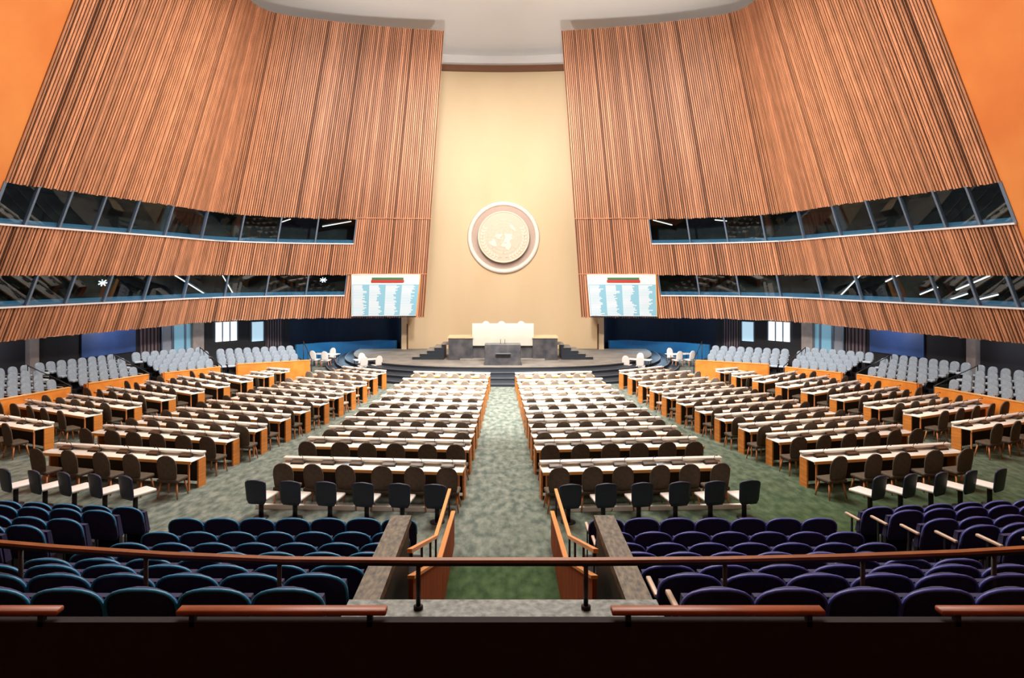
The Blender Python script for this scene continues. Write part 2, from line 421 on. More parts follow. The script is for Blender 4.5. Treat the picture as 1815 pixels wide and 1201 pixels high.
wn = 0; tn = 0
UMX = [558,491,423.5,356,290.5,227,165,103,42,-20,-84]; LMX = [541.5,470,397,324,253,182,114,45,-25,-95]
for sd in (-1, 1):
    sn = SIDE[sd]
    mb = MB()
    battens(mb, 0, A_END, Z4, 0, sd, ztop=True)
    battens(mb, 0, A_UW0, Z2, Z4, sd); battens(mb, A_UW0, A_END, Z2, Z3, sd)
    battens(mb, 0, A_LW0, ZB, Z2, sd); battens(mb, A_LW0, A_END, ZB, Z1, sd)
    # front return edge of the wall
    mb.hexa([Sf(0,ZB,0,sd),Sf(0,ZB,.12,sd),Sf(.02,ZB,.12,sd),Sf(.02,ZB,0,sd)]+[Sf(0,cur(0)[4],0,sd),Sf(0,cur(0)[4],.12,sd),Sf(.02,cur(0)[4],.12,sd),Sf(.02,cur(0)[4],0,sd)], 'batten')
    struct('wall_'+sn, mb, 'leaning curved wall of vertical wooden battens on the %s' % sn, 'wall')
    # smooth panels towards the back of the hall
    mb = MB(); n = 40; vs = []; fs = []
    for i in range(n+1):
        a = A_END+(ARC[-1]-A_END)*i/n; vs += [Sf(a, ZB, .02, sd), Sf(a, cur(a)[4], .02, sd)]
    for i in range(n): fs.append((2*i,2*i+2,2*i+3,2*i+1))
    mb.add(vs, fs, 'smooth'); struct('wall_rear_'+sn, mb, 'smooth orange panelled rear wall on the %s' % sn, 'wall')
    # thin ledges at the panel joints, sills
    for (a0,a1,z,k,o,h) in ((0,A_UW0,Z4,'batten',.13,.05),(0,A_LW0,Z2,'batten',.13,.05)):
        tn += 1; mb = MB(); strip(mb, a0, a1, z, z+h, .02, o, k, sd)
        struct('trim_%d' % tn, mb, 'thin %s wooden ledge across the battens beside the %s window band' % ('upper' if z == Z4 else 'lower', sn), 'trim')
    for (a0,z,nm) in ((A_UW0,Z3,'upper'),(A_LW0,Z1,'lower')):
        tn += 1; mb = MB(); strip(mb, a0, A_END, z-.02, z+.05, -.05, .14, 'whitesill', sd)
        struct('trim_%d' % tn, mb, 'white sill under the %s band of booth windows on the %s' % (nm, sn), 'trim')
    # booths
    for (a0, z0, z1, xs, nm) in ((A_UW0,Z3,Z4,UMX,'upper'),(A_LW0,Z1,Z2,LMX,'lower')):
        mb = MB()
        strip(mb, a0-.3, A_END, z0-.1, z1+.1, -2.2, -2.1, 'booth', sd)
        strip(mb, a0-.3, A_END, z0-.12, z0-.04, -2.2, -.05, 'booth', sd)
        strip(mb, a0-.3, A_END, z1+.04, z1+.12, -2.2, -.02, 'booth', sd)
        struct('wall_booth_%s_%s' % (nm, sn), mb, 'dark interior of the %s interpreter booths on the %s' % (nm, sn), 'wall')
        mb = MB(); strip(mb, a0, A_END, z0-.03, z0+.26, -.55, -.12, 'bluesill', sd)
        for q, (u0, u1) in enumerate([(0,1)]):
            pass
        o = tag(link('booth_counter', mb.build('booth_counter')), 'long blue counter inside the %s booth windows on the %s' % (nm, sn), 'counter')
        edges = [a0]+[afor(x, z0) for x in xs]+[A_END]
        for i in range(len(edges)-1):
            e0, e1 = edges[i], edges[i+1]; wn += 1
            g = MB(); g.add([Sf(e0+.03,z0,-.02,sd),Sf(e1-.03,z0,-.02,sd),Sf(e1-.03,z1,-.02,sd),Sf(e0+.03,z1,-.02,sd)], [(0,1,2,3)], 'glass')
            o = struct('window_%d' % wn, g, '%s pane of the %s booth window band on the %s, counted from the emblem wall' % (ORD[i], nm, sn), 'window')
            mm = MB(); strip(mm, e1-.055, e1+.035, z0, z1, -.10, .06, 'mull', sd, 1); part('mullion', mm, o)
            if i == 0:
                mm = MB(); strip(mm, e0-.02, e0+.05, z0, z1, -.10, .05, 'mull', sd, 1); part('mullion', mm, o)

# glowing streaks standing for ceiling-light reflections in the glass, and round lamps glimpsed
def glass_reflection(px0, px1, z0, z1, sd, lab):
    a, b = afor(px0, z0), afor(px1, z1)
    p, q = Sf(a, z0, -1.0, sd), Sf(b, z1, -1.0, sd)
    t = thing('reflection_streak', lab, 'lamp', p)
    q = (q[0]-p[0], q[1]-p[1], q[2]-p[2])
    for nm, k, r, dz in (('tube','tube',.035,0),('streak_backing','mull',.05,.07)):  # the tube is the glowing stand-in for the reflection, not a lamp part
        m = MB(); m.tube([(0,0,dz),(q[0],q[1],q[2]+dz)], r, k, 6); part(nm, m, t)
glass_reflection(338, 384, Z2-.05, Z1+.1, -1, 'first slanting reflection streak behind the left lower booth glass')
glass_reflection(408, 425, Z2-.05, Z1+.1, -1, 'second slanting reflection streak behind the left lower booth glass, nearer the stage')
glass_reflection(505, 520, Z4-.25, Z4-.05, -1, 'short reflection streak in the left upper booths near the end')
glass_reflection(570, 620, Z4-.45, Z4-.10, -1, 'slanting reflection streak in the last left upper booth by the battens')
for i, (a, b, z0, z1) in enumerate([(322,285,Z1+.15,Z2-.02),(240,215,Z2-.35,Z2),(180,150,Z1+.4,Z1+.75),(140,98,Z1+.1,Z1+.5),(118,60,Z1+.65,Z2-.05),(95,45,Z1+.15,Z1+.5)]):
    glass_reflection(a, b, z0, z1, 1, '%s slanting reflection streak behind the right lower booth glass, from the stage' % ORD[i])
glass_reflection(622, 588, Z4-.02, Z4-.35, 1, 'slanting reflection streak in the first right upper booth by the battens')
glass_reflection(520, 500, Z4-.1, Z4-.2, 1, 'short reflection streak in the second right upper booth')
for px, z, lab in ((571, Z2-.35,'bright round lamp glowing in the left lower booth nearest the board'),(205, Z2-.40,'bright round lamp glowing in the left lower booths far from the board')):
    a = afor(px, z); p = Sf(a, z, -.8, -1); t = thing('booth_lamp', lab, 'lamp', p)
    m = MB()
    for q in range(7):
        an = q*2*PI/7; m.tube([(0,0,0),(.22*math.cos(an),.05*math.sin(an),.16*math.sin(an))], .03, 'lampm', 5)
    part('bulbs', m, t); m = MB(); m.tube([(0,0,.0),(0,0,.4)], .012, 'metal', 5); part('hanger', m, t)

# ------------------------------------------------------------------ recess under the overhang
E1 = [N(*p) for p in catmull([(-14.5,38.3),(-18.5,34.5),(-20.5,30),(-22.3,25.5),(-23.6,20.5),(-24.5,15),(-24.5,6),(-24,-4),(-19,-12),(0,-14)], 12)]
def ehit(px):        # plan point of the recess wall seen in survey column px
    k = (px-891)/1150
    for i in range(len(E1)-1):
        p, q = E1[i], E1[i+1]
        fa, fb = p[0]-k*p[1], q[0]-k*q[1]
        if fa*fb <= 0: t = fa/(fa-fb); return (p[0]+(q[0]-p[0])*t, p[1]+(q[1]-p[1])*t)
def zat(y, Y): return EYE-(y-486)/1150*Y
dn = 0
for sd in (-1, 1):
    sn = SIDE[sd]; fx = -sd
    mb = MB()
    for i in range(len(E1)-1):
        p, q = E1[i], E1[i+1]
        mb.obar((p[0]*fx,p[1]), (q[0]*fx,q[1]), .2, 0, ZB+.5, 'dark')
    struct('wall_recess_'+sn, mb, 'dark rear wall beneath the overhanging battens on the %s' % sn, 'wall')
    mb = MB(); n = 60; vs = []; fs = []
    st = [N(-6.9,39.5),N(-9,41.5),N(-12.3,40.6)]+E1
    for i in range(n+1):
        c = cur(ARC[-1]*i/n)
        j_ = (len(st)-1)*i/n; j0 = min(int(j_), len(st)-2); t = j_-j0
        e = (st[j0][0]*(1-t)+st[j0+1][0]*t, st[j0][1]*(1-t)+st[j0+1][1]*t)
        vs += [(c[0]*fx, c[1], ZB-.01), (e[0]*fx, e[1], ZB-.01), (e[0]*fx, e[1], ZB+.15), (c[0]*fx, c[1], ZB+.15)]
    for i in range(n):
        for q in range(4): fs.append((4*i+q,4*i+4+q,4*i+4+(q+1)%4,4*i+(q+1)%4))
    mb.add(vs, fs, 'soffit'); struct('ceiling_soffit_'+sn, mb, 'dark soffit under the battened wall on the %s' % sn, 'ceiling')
    mb = MB(); P = [N(-6.85,38.2),N(-7.6,40.6),N(-9,41.6),N(-12.3,40.6),N(-14.9,38)]
    P = catmull(P, 8)
    for i in range(len(P)-1): mb.obar((P[i][0]*fx,P[i][1]),(P[i+1][0]*fx,P[i+1][1]), .15, 0, ZB+.4, 'navywall')
    struct('wall_stage_'+sn, mb, 'dark navy curved backdrop beneath the %s voting board' % sn, 'wall')
    mb = MB(); P = catmull([N(-7.2,38.2),N(-9,39.2),N(-11.6,38.2),N(-13.2,36.0)], 8)
    for i in range(len(P)-1): mb.obar((P[i][0]*fx,P[i][1]),(P[i+1][0]*fx,P[i+1][1]), .12, 0, .98+.30*abs(i/(len(P)-1)-.5), 'bluewall')
    tag(link('blue_screen', mb.build('blue_screen')), 'low curved bright blue screen beneath the %s voting board' % sn, 'screen')
    # panels, doors, windows
    def feature(name, px0, px1, y0, y1, k, label, cat, off=.16, extra=None):
        p, q = ehit(px0), ehit(px1)
        z1, z0 = zat(y0, (p[1]+q[1])/2), zat(y1, (p[1]+q[1])/2)
        dx, dy = q[0]-p[0], q[1]-p[1]; l = math.hypot(dx,dy); nx, ny = -dy/l, dx/l
        if nx*(-p[0])+ny*(20-p[1]) < 0: nx, ny = -nx, -ny
        p = (p[0]+nx*off, p[1]+ny*off); q = (q[0]+nx*off, q[1]+ny*off)
        m = MB(); m.obar((p[0]*fx,p[1]),(q[0]*fx,q[1]), .06, max(z0,.0), min(z1,ZB-.05), k)
        o = struct(name, m, label, cat)
        if extra:
            f = MB()
            for t in extra:
                a = (p[0]+(q[0]-p[0])*t+nx*.05, p[1]+(q[1]-p[1])*t+ny*.05)
                f.obar(((a[0]-dx/l*.03)*fx, a[1]-dy/l*.03), ((a[0]+dx/l*.03)*fx, a[1]+dy/l*.03), .06, max(z0,0), min(z1,ZB-.05), 'mull' if k != 'curtain' else 'dark')
            part('frame', f, o)
        return o
    feature('trim_%d' % (20+5*(sd > 0)), 140, 236, 575, 628, 'bluepanel', 'wide blue wall panel under the %s overhang' % sn, 'panel')
    feature('trim_%d' % (21+5*(sd > 0)), 245, 278, 572, 625, 'curtain', 'brown pleated curtain beside the blue panel on the %s' % sn, 'curtain', extra=[.1,.3,.5,.7,.9])
    dn += 1; feature('door_%d' % dn, 282, 300, 574, 625, 'doorgrey', 'pale grey door beside the curtain on the %s' % sn, 'door', extra=[0,1])
    dn += 1; feature('door_%d' % dn, 303, 344, 574, 625, 'doorcyan', 'open glazed doorway to the lobby on the %s' % sn, 'door', extra=[0,.48,.52,1])
    wn += 1; feature('window_%d' % wn, 378, 418, 570, 604, 'bright2', 'bright divided lobby window near the pillar on the %s' % sn, 'window', extra=[0,.33,.66,1])
    wn += 1; feature('window_%d' % wn, 443, 465, 570, 604, 'bright', 'narrow glowing reflection pane beside the striped curtain on the %s' % sn, 'window', extra=[0,1])  # no real window: a glowing pane standing for a bright reflection
    feature('trim_%d' % (22+5*(sd > 0)), 469, 499, 563, 618, 'curtain', 'striped curtain beside the navy backdrop on the %s' % sn, 'curtain', extra=[.05,.2,.35,.5,.65,.8,.95])
    for nm_, px0, px1 in (('first',345,364),('second',60,76)):
        p, q = ehit(px0), ehit(px1); m = MB(); m.obar((p[0]*fx,p[1]-.5),(q[0]*fx,q[1]-.5), .5, 0, ZB, 'pillar')
        tag(link('pillar', m.build('pillar')), 'grey square pillar %s under the %s overhang' % ('next to the lit lobby doorway' if nm_=='first' else 'far from the stage', sn), 'pillar', kind='structure')

# ------------------------------------------------------------------ cream wall, beam, ceiling
mb = MB(); n = 28; vs = []; fs = []
def cw(X): return (X, (39-.6*(X/7)**2)*K)
for i in range(n+1):
    p = cw(-6.72+13.44*i/n); vs += [(p[0],p[1],0),(p[0],p[1],EYE+14.3),(p[0],p[1]+.3,EYE+14.3),(p[0],p[1]+.3,0)]
for i in range(n): fs += [(4*i,4*i+4,4*i+5,4*i+1),(4*i+3,4*i+7,4*i+6,4*i+2)]
mb.add(vs, fs, 'cream', True); struct('wall_front', mb, 'tall cream wall behind the podium carrying the round emblem', 'wall')
mb = MB()
for i in range(24):
    p, q = cw(-6+12*i/24), cw(-6+12*(i+1)/24); mb.obar((p[0],p[1]-.2),(q[0],q[1]-.2), .35, EYE+13.96, EYE+14.33, 'beam')
struct('trim_1_beam', mb, 'dark brown beam across the top of the cream wall', 'beam').name = 'trim_30'
for sd in (-1,1):
    m = MB(); x0, x1 = sorted((sd*6.75, sd*6.35)); y = 37.6*K
    m.box(x0,x1,y,y+.4,.0,ZB,'cream')
    a = sd*6.35; b = sd*5.75
    m.hexa([(a,y+.05,2.2),(a+sd*.05,y+.05,2.2),(a+sd*.05,y+.35,2.2),(a,y+.35,2.2),(b,y+.05,ZB),(a+sd*.05,y+.05,ZB),(a+sd*.05,y+.35,ZB),(b,y+.35,ZB)], 'cream')
    m.box(min(sd*6.40,sd*6.30),max(sd*6.40,sd*6.30),y-.03,y,.6,2.3,'beam')
    tag(link('pilaster', m.build('pilaster')), 'cream pilaster with bracket at the %s edge of the emblem wall' % SIDE[sd], 'pilaster', kind='structure')
# ceiling dome
mb = MB()
for i in range(20):
    p, q = cw(-6.9+13.8*i/20), cw(-6.9+13.8*(i+1)/20); mb.obar((p[0],p[1]+.2),(q[0],q[1]+.2), .2, EYE+14.3, EYE+17, 'ceil')
struct('wall_front_upper', mb, 'pale plaster strip between the brown beam and the ceiling', 'wall')
mb = MB(); vs = []; fs = []; nx, ny = 36, 44
for jy in range(ny+1):
    for ix in range(nx+1):
        x = -28+56*ix/nx; y = -18+(48+18)*jy/ny
        r = min(1, math.hypot(x/22, (y-17)/28)); z = EYE+15.1+5.5*(1-r*r)
        vs.append((x,y,z))
for jy in range(ny):
    for ix in range(nx):
        a = jy*(nx+1)+ix; fs.append((a,a+1,a+nx+2,a+nx+1))
mb.add(vs, fs, 'ceil', True); struct('ceiling', mb, 'pale grey shallow domed ceiling above the battened walls', 'ceiling')

# ------------------------------------------------------------------ emblem
ey = 38.95*K; EC = (.06, EYE+(486-420.5)/1150*ey); R1 = 62.5/1150*ey; R2 = 45.5/1150*ey
em = thing('round_emblem', 'large round cream emblem with world map and olive branches on the wall', 'emblem', (EC[0], ey, EC[1]))
def ring(mb, R, r, y, k, n=72, a0=0, a1=2*PI, flat=1):
    N_ = n; vs = []; fs = []; q = 6; closed = abs(a1-a0-2*PI) < 1e-6
    for i in range(N_+(0 if closed else 1)):
        a = a0+(a1-a0)*i/N_
        for j_ in range(q):
            b = 2*PI*j_/q; rr = R+r*math.cos(b); vs.append((rr*math.cos(a), y-flat*r*math.sin(b), rr*math.sin(a)))
    c = len(vs)//q
    for i in range(N_):
        for j_ in range(q): fs.append((i*q+j_, i*q+(j_+1)%q, ((i+1)%c)*q+(j_+1)%q, ((i+1)%c)*q+j_))
    mb.add(vs, fs, k, True)
m = MB(); ring(m, R1-.10, .17, -.05, 'ringp'); part('outer_ring', m, em)
m = MB(); m.disc((0,0), R1-.14, .05, -.06, 'emblem2'); part('recess', m, em, 'shaded pinkish recess inside the ring')
m = MB(); m.disc((0,0), R2, -.06, -.48, 'emblem', 72, R2*.985); ring(m, R2*.97, .05, -.48, 'relief'); me_ = part('medallion', m, em)
gy = -.49; RG = R2*.66
m = MB()
for i in range(1, 6): ring(m, RG*i/5, .014, gy, 'relief', 60)
for i in range(8):
    a = i*PI/4+PI/8*0
    m.tube([(RG*.2*math.cos(a), gy, RG*.2*math.sin(a)),(RG*math.cos(a), gy, RG*math.sin(a))], .012, 'relief', 5)
part('grid', m, me_)
cont = {
 'na':[(70,-160),(72,-125),(68,-95),(60,-94),(52,-80),(60,-72),(52,-56),(44,-66),(30,-81),(20,-97),(15,-85),(9,-80),(18,-103),(32,-117),(48,-124),(59,-140),(60,-162)],
 'gr':[(82,-30),(76,-20),(60,-43),(76,-68)],
 'sa':[(11,-73),(5,-52),(-7,-35),(-23,-42),(-38,-58),(-54,-68),(-40,-73),(-18,-71),(-4,-81)],
 'eu':[(70,25),(72,70),(77,105),(71,140),(68,178),(60,162),(55,137),(40,122),(22,110),(10,106),(20,92),(8,77),(22,70),(25,58),(13,45),(30,34),(40,27),(38,-8),(48,0),(57,8),(62,6)],
 'af':[(35,-2),(32,22),(28,34),(11,50),(-12,40),(-34,20),(-15,12),(4,8),(5,-8),(15,-17),(28,-12)],
 'au':[(-12,132),(-12,142),(-28,153),(-38,146),(-33,132),(-32,116),(-20,118)]}
m = MB()
for c in cont.values():
    pts = []
    for i in range(len(c)):
        (la,lo),(lb,lp) = c[i], c[(i+1)%len(c)]
        for t in (0,.5):
            A = la+(lb-la)*t; B = math.radians(lo+(lp-lo)*t); r = RG*(90-A)/150
            pts.append((r*math.sin(B), -r*math.cos(B)))
    n = len(pts); cx = sum(p[0] for p in pts)/n; cz = sum(p[1] for p in pts)/n
    m.add([(x,gy+.01,z) for x,z in pts]+[(x,gy-.035,z) for x,z in pts], [(i,(i+1)%n,n+(i+1)%n,n+i) for i in range(n)]+[tuple(range(n,2*n))], 'relief')
part('world_map', m, me_)
m = MB()
for s2 in (-1,1):
    pts = []
    for i in range(13):
        a = -PI/2+s2*(.10+i*.155); r = R2*.80; pts.append((r*math.cos(a), gy, r*math.sin(a)))
    m.tube(pts, .018, 'relief', 5)
    for i in range(1, 13):
        for o in (-1, 1):
            p = Vector(pts[i]); t = (p-Vector(pts[i-1])).normalized(); nrm = Vector((p.x,0,p.z)).normalized()*o
            d = (t*.75+nrm*.65).normalized(); e = d.cross(Vector((0,1,0))); L = .26
            q = [p, p+d*L*.5+e*.05, p+d*L, p+d*L*.5-e*.05]
            m.add([(a.x,gy-.03,a.z) for a in q], [(0,1,2,3)], 'relief')
part('olive_branches', m, me_)

# ------------------------------------------------------------------ voting boards
for sd in (-1,1):
    sn = SIDE[sd]
    zt, zb = EYE-.03, EYE-2.58
    aL, aR = afor(625, zt), afor(745, zt); bL, bR = afor(625, zb), afor(737, zb)
    if sd > 0: aL, bL = afor(621, zt), afor(619, zb); aR, bR = afor(741,zt), afor(735, zb)
    TL, TR = Vector(Sf(aL,zt,.22,sd)), Vector(Sf(aR,zt,.22,sd)); BL, BR = Vector(Sf(bL,zb,.22,sd)), Vector(Sf(bR,zb,.22,sd))
    if sd > 0: TL, TR, BL, BR = TR, TL, BR, BL       # left to right as read
    nrm = (TR-TL).cross(BL-TL).normalized(); BR = BR-nrm*((BR-TL).dot(nrm))
    if nrm.y > 0: nrm = -nrm
    def P(u, v, o=0): return (TL*(1-u)+TR*u)*(1-v)+(BL*(1-u)+BR*u)*v+nrm*o
    def plate(mb, u0,u1,v0,v1,o0,o1,k): mb.hexa([P(u0,v1,o0),P(u1,v1,o0),P(u1,v1,o1),P(u0,v1,o1),P(u0,v0,o0),P(u1,v0,o0),P(u1,v0,o1),P(u0,v0,o1)], k)
    t = thing('voting_board', 'white and blue voting board of member names on the %s battened wall' % sn, 'board', (0,0,0))
    m = MB(); plate(m, 0,1,0,1,-.12,.0,'boardwhite'); part('panel', m, t)
    m = MB(); plate(m, .0,1,.23,.985,0,.015,'boardblue'); part('name_field', m, t, 'blue field of names')
    m = MB(); plate(m, .29,.76,.065,.125,0,.05,'green'); part('indicator_strip', m, t, 'green indicator strip')
    m = MB(); plate(m, .28,.77,.125,.185,0,.05,'red'); part('indicator_strip', m, t, 'red indicator strip')
    rnd = random.Random(3+sd)
    m = MB()
    for c in range(4):
        u0 = .01+c*.245; base = .62 if c != 3 else .6
        for r in range(26):
            ln = .245*(base+rnd.choice([-.05,0,0,.05,.12,.22])); v = .25+r*.0285
            if c in (1,2) and 8 <= r <= 13: ln *= .8
            plate(m, u0, min(u0+ln, .99), v, v+.0185, .015, .022, 'boardtext')
    part('name_rows', m, t, 'rows of white name strips in four columns')
    m = MB(); plate(m, -.012,0,-.01,1.01,-.14,.03,'boardwhite'); plate(m, 1,1.012,-.01,1.01,-.14,.03,'trimwood'); plate(m, 0,1,-.012,0,-.14,.03,'boardwhite'); plate(m,0,1,1,1.012,-.14,.03,'bluesill'); part('frame', m, t)

# ------------------------------------------------------------------ podium platform and rostrum
def outline(a, b, n=48, p=2.5):
    out = []
    for i in range(n+1):
        t = -1+2*i/n; X = math.sin(t*PI/2)*a
        d = max(0, 1-abs(X/a)**p)**(1/p)
        out.append((X, (38-b*d)*K))
    return out
pl = thing('podium_platform', 'stepped curved platform of the podium in front of the cream wall', 'platform', (0,0,0)); pl['kind'] = 'structure'
for i in range(4):
    o = outline(9.6+.5*(3-i), 7.5+.8*(3-i)); z0, z1 = .15*i, .15*(i+1); n = len(o)
    m = MB(); top = 'plat' if i == 3 else 'riser'
    m.add([(x,y,z1) for x,y in o], [tuple(range(n))], top)
    m.add([(x,y,z0) for x,y in o]+[(x,y,z1) for x,y in o], [(k,k+1,n+k+1,n+k) for k in range(n-1)], 'riser')
    for k in range(n-1):
        m.obar(o[k], o[k+1], .05, z1-.035, z1+.005, 'nosing' if i < 3 else 'plat')
    part('step' if i < 3 else 'platform_top', m, pl)
DR = 33*K
ro = thing('speakers_rostrum', 'dark green marble rostrum with tall white marble centre on the podium', 'rostrum', (0,DR,.6))
def rx(px, d): return (px-891)/1150*d
def rz(py, d): return EYE-(py-486)/1150*d-.6
m = MB(); m.box(rx(836,DR),rx(946,DR),.1,2.2,0,rz(612,DR+.1),'marble'); part('desk_front', m, ro)
for s2, (a,b) in ((-1,(795,838)),(1,(944,988))):
    m = MB(); x0, x1 = rx(a,DR), rx(b,DR); z = rz(599,DR)
    m.hexa([(x0,-.1,0),(x1,-.1,0),(x1,1.3,0),(x0,1.3,0),(x0,-.1,z),(x1,-.1,z-.02),(x1,1.3,z),(x0,1.3,z)], 'marble')
    p = part('pylon', m, ro)
    m = MB(); m.box(x0-.04,x1+.04,-.14,1.3,z,z+.08,'cream'); part('cap', m, p)
m = MB(); m.rbox(rx(837,DR),rx(946,DR),-.05,.12,rz(612.5,DR),rz(573,DR),.02,'wmarble'); part('marble_screen', m, ro, 'tall white marble screen of the presiding desk')
m = MB(); m.box(rx(816,DR),rx(965,DR),-.55,.1,0,.10,'plat'); part('plinth', m, ro)
for s2 in (-1,1):
    st = thing('podium_steps', 'short flight of dark steps rising to the %s side of the rostrum' % SIDE[s2], 'steps', (0,DR,.6))
    for i in range(5):
        x0 = s2*(5.3-.42*i); x1 = s2*3.45; z0 = .17*i; z1 = .17*(i+1)
        m = MB(); a, b = min(x0,x1), max(x0,x1)
        m.hexa([(a,.1+.1*i,z0),(b,.1+.1*i,z0),(b,1.9,z0),(a,1.9,z0),(a,.1+.1*i,z1),(b,.1+.1*i,z1),(b,1.9,z1),(a,1.9,z1)], 'riser')
        m.box(min(x0,x0-s2*.42)-.02,max(x0,x0-s2*.42)+.02,.06+.1*i,1.9,z1-.02,z1+.025,'plat')
        part('step', m, st)
DL = 31.05*K
le = thing('lectern', 'dark marble speaking lectern at the front edge of the podium', 'lectern', (0,DL,.6))
m = MB(); m.rbox(rx(859,DL),rx(923,DL),0,.8,0,EYE-(610-486)/1150*DL-.6,.03,'marble'); part('body', m, le)
m = MB(); m.rbox(-.40,.44,-.22,.0,.62,.68,.02,'nosing'); part('shelf', m, le)
m = MB(); m.box(rx(857,DL),rx(925,DL),-.05,.9,0,.06,'marble'); part('base', m, le)
m = MB()
for x in (-.12,.12): m.tube([(x,.3,1.15),(x,.2,1.38),(x,.1,1.42)], .012, 'metal', 6)
part('microphone', m, le)
for i, px in enumerate((861,889,924)):
    t = thing('white_armchair', 'white leather high-backed chair %s behind the marble screen' % ('at the left','in the middle','at the right')[i], 'chair', (rx(px,DR+1), DR+.95, 1.5), 0, 'presiding chairs behind the marble screen')
    m = MB(); panel(m, .62, .3, 1.30-.09*0-.03, .1, 'whiteseat', v0=.5, p=2.2, curve=.2, lean=.05, y=.25); part('backrest', m, t)
    m = MB(); m.rbox(-.30,.30,-.25,.28,.25,.38,.04,'whiteseat'); part('seat', m, t)
    m = MB(); m.box(-.22,.22,-.2,.2,-.02,.26,'metal'); part('base', m, t)
mpl = MB(); mpl.box(rx(838,DR),rx(944,DR),DR+.15,DR+2.2,.6,1.48,'marble')
tag(link('dais', mpl.build('dais')), 'raised dais floor behind the white marble screen', 'dais', kind='structure')

# ------------------------------------------------------------------ desks with chairs and consoles
def desk(pL, pR, n, row, block, sd, near, chairw, gap=1.6):
    # pL, pR: plan ends of the top rear ledge, left to right
    if sd > 0: pL, pR = (-pR[0], pR[1]), (-pL[0], pL[1])
    dx, dy = pR[0]-pL[0], pR[1]-pL[1]; L = math.hypot(dx,dy); rz_ = math.atan2(dy,dx)
    c = ((pL[0]+pR[0])/2, (pL[1]+pR[1])/2)
    ais = 'centre aisle' if block == 'centre' else 'inner aisle' if block == 'inner wing' else 'wing aisle'
    blk = '%s %s' % (SIDE[sd], block)
    t = thing('delegate_desk', 'long white-topped wooden desk, %s row from podium, %s block' % (ORD[row], blk), 'desk', (c[0],c[1],0), rz_, 'delegate desks')
    m = MB(); m.rbox(-L/2,L/2,-.60,-.0,.735,.77,.012,'white',1); tt = part('tabletop', m, t)
    m = MB(); m.box(-L/2,L/2,-.625,-.60,.70,.772,'trimwood'); part('edge_trim', m, tt)
    m = MB(); m.rbox(-L/2,L/2,-.16,.02,.84,.90,.012,'white',1); m.box(-L/2+.02,L/2-.02,-.05,.0,.77,.84,'white'); part('rear_shelf', m, t)
    m = MB(); m.box(-L/2+.03,L/2-.03,-.03,.01,.08,.735,'deskshade'); part('modesty_panel', m, t)
    for e in (-1,1):
        m = MB(); x = e*L/2; m.box(min(x,x-e*.045),max(x,x-e*.045),-.30,0,0,.735,'wood'); part('end_panel', m, t)
    for e in (-1,1):
        m = MB(); m.box(e*(L/2-.10)-.02,e*(L/2-.10)+.02,-.57,-.53,0,.735,'legwood'); part('front_leg', m, t)
    R = Matrix.Rotation(rz_, 2)
    pitch = L/n; rnd = random.Random(row*31+n+sd)
    s = min(1.0, pitch/.80)*chairw
    order = range(n)
    for k in order:
        lx = -L/2+pitch*(k+.5)
        # counted from the aisle nearest the hall axis
        q = (n-1-k) if sd < 0 else k
        jit = rnd.uniform(-.05,.05); jr = rnd.uniform(-.13,.13); jy = rnd.uniform(-.05,.03)
        lab = ORD[q]+' from the '+ais
        p = R @ Vector((lx+jit-sd*(.12 if block == 'centre' else .26), -max(.72, min(1.0, gap-.34))+jy*.5))
        pale = block != 'outer wing' and row < 4  # front rows take the brown with the floodlight painted in
        spawn(CH_NEAR if near else CH_LIT if pale else CH_FAR, 'desk_chair', ('floodlit brown' if pale else 'brown')+' chair %s, %s row from podium, %s block' % (lab, ORD[row], blk), 'chair',
              (c[0]+p.x, c[1]+p.y, 0), rz_+jr, 'floodlit brown chairs at the front delegate desks' if pale else 'brown chairs at the delegate desks', 1).scale = (s*1.08, s, .55+.45*s)
        p = R @ Vector((lx+.02+rnd.uniform(-.06,.06), -.235))
        spawn(CON_NEAR if near else CON_FAR, 'desk_console', 'dark console, %s, %s row from podium, %s block' % (lab, ORD[row], blk), 'console',
              (c[0]+p.x, c[1]+p.y, .77), rz_+jr*.5, 'microphone consoles on the delegate desks', min(1.0,pitch/.8))
CL = [(734,657),(715,669),(700,680),(687,689.5),(677,699),(661,709.5),(636,722),(613,737),(584,753),(548,772.5),(506,807)]
AL = [(609,648),(561,655.6),(528,667),(501,676),(460,685),(423,695),(371,707),(317,720),(256,735),(187,751),(103,783)]
AR = [(685,655.5),(669,664),(651,676),(631,686),(609,696),(584,707),(551,720),(516,733),(474,750),(425,767),(365,798)]
BLs = [(476,650),(446,657),(373,656.7),(317,664.5),(262,673),(193,684),(124,697),(50,706.6),(-47,727)]
BRs = [(514,653),(486,660.5),(449,669.5),(408,678.5),(363,688.5),(312,700),(252,713),(182,726),(96,747)]
def gp(Ls, i):
    if i+1 >= len(Ls): return 1.6
    p, q = W(*Ls[i],4.7), W(*Ls[i+1],4.7); return math.hypot(p[0]-q[0], p[1]-q[1])*.97
NB = [3,4,4,4,5,5,5,5,5]
for sd in (-1,1):
    for i, (x,y) in enumerate(CL):
        yr = y+8*((y-486)/321)**1.8; xr = 870+(yr-658)/157*(826-870)
        desk(W(x,y,4.7), W(xr,yr,4.7), 6, i, 'centre', sd, i > 5, 1.0, gp(CL,i))
    for i in range(11):
        desk(W(*AL[i],4.7), W(*AR[i],4.7), 5 if i in (0,1,2,10) else 6, i, 'inner wing', sd, i > 5, 1.0, gp(AR,i))
    for i in range(9):
        desk(W(*BLs[i],4.7), W(*BRs[i],4.7), NB[i], i, 'outer wing', sd, i > 5, 1.0, gp(BRs,i))

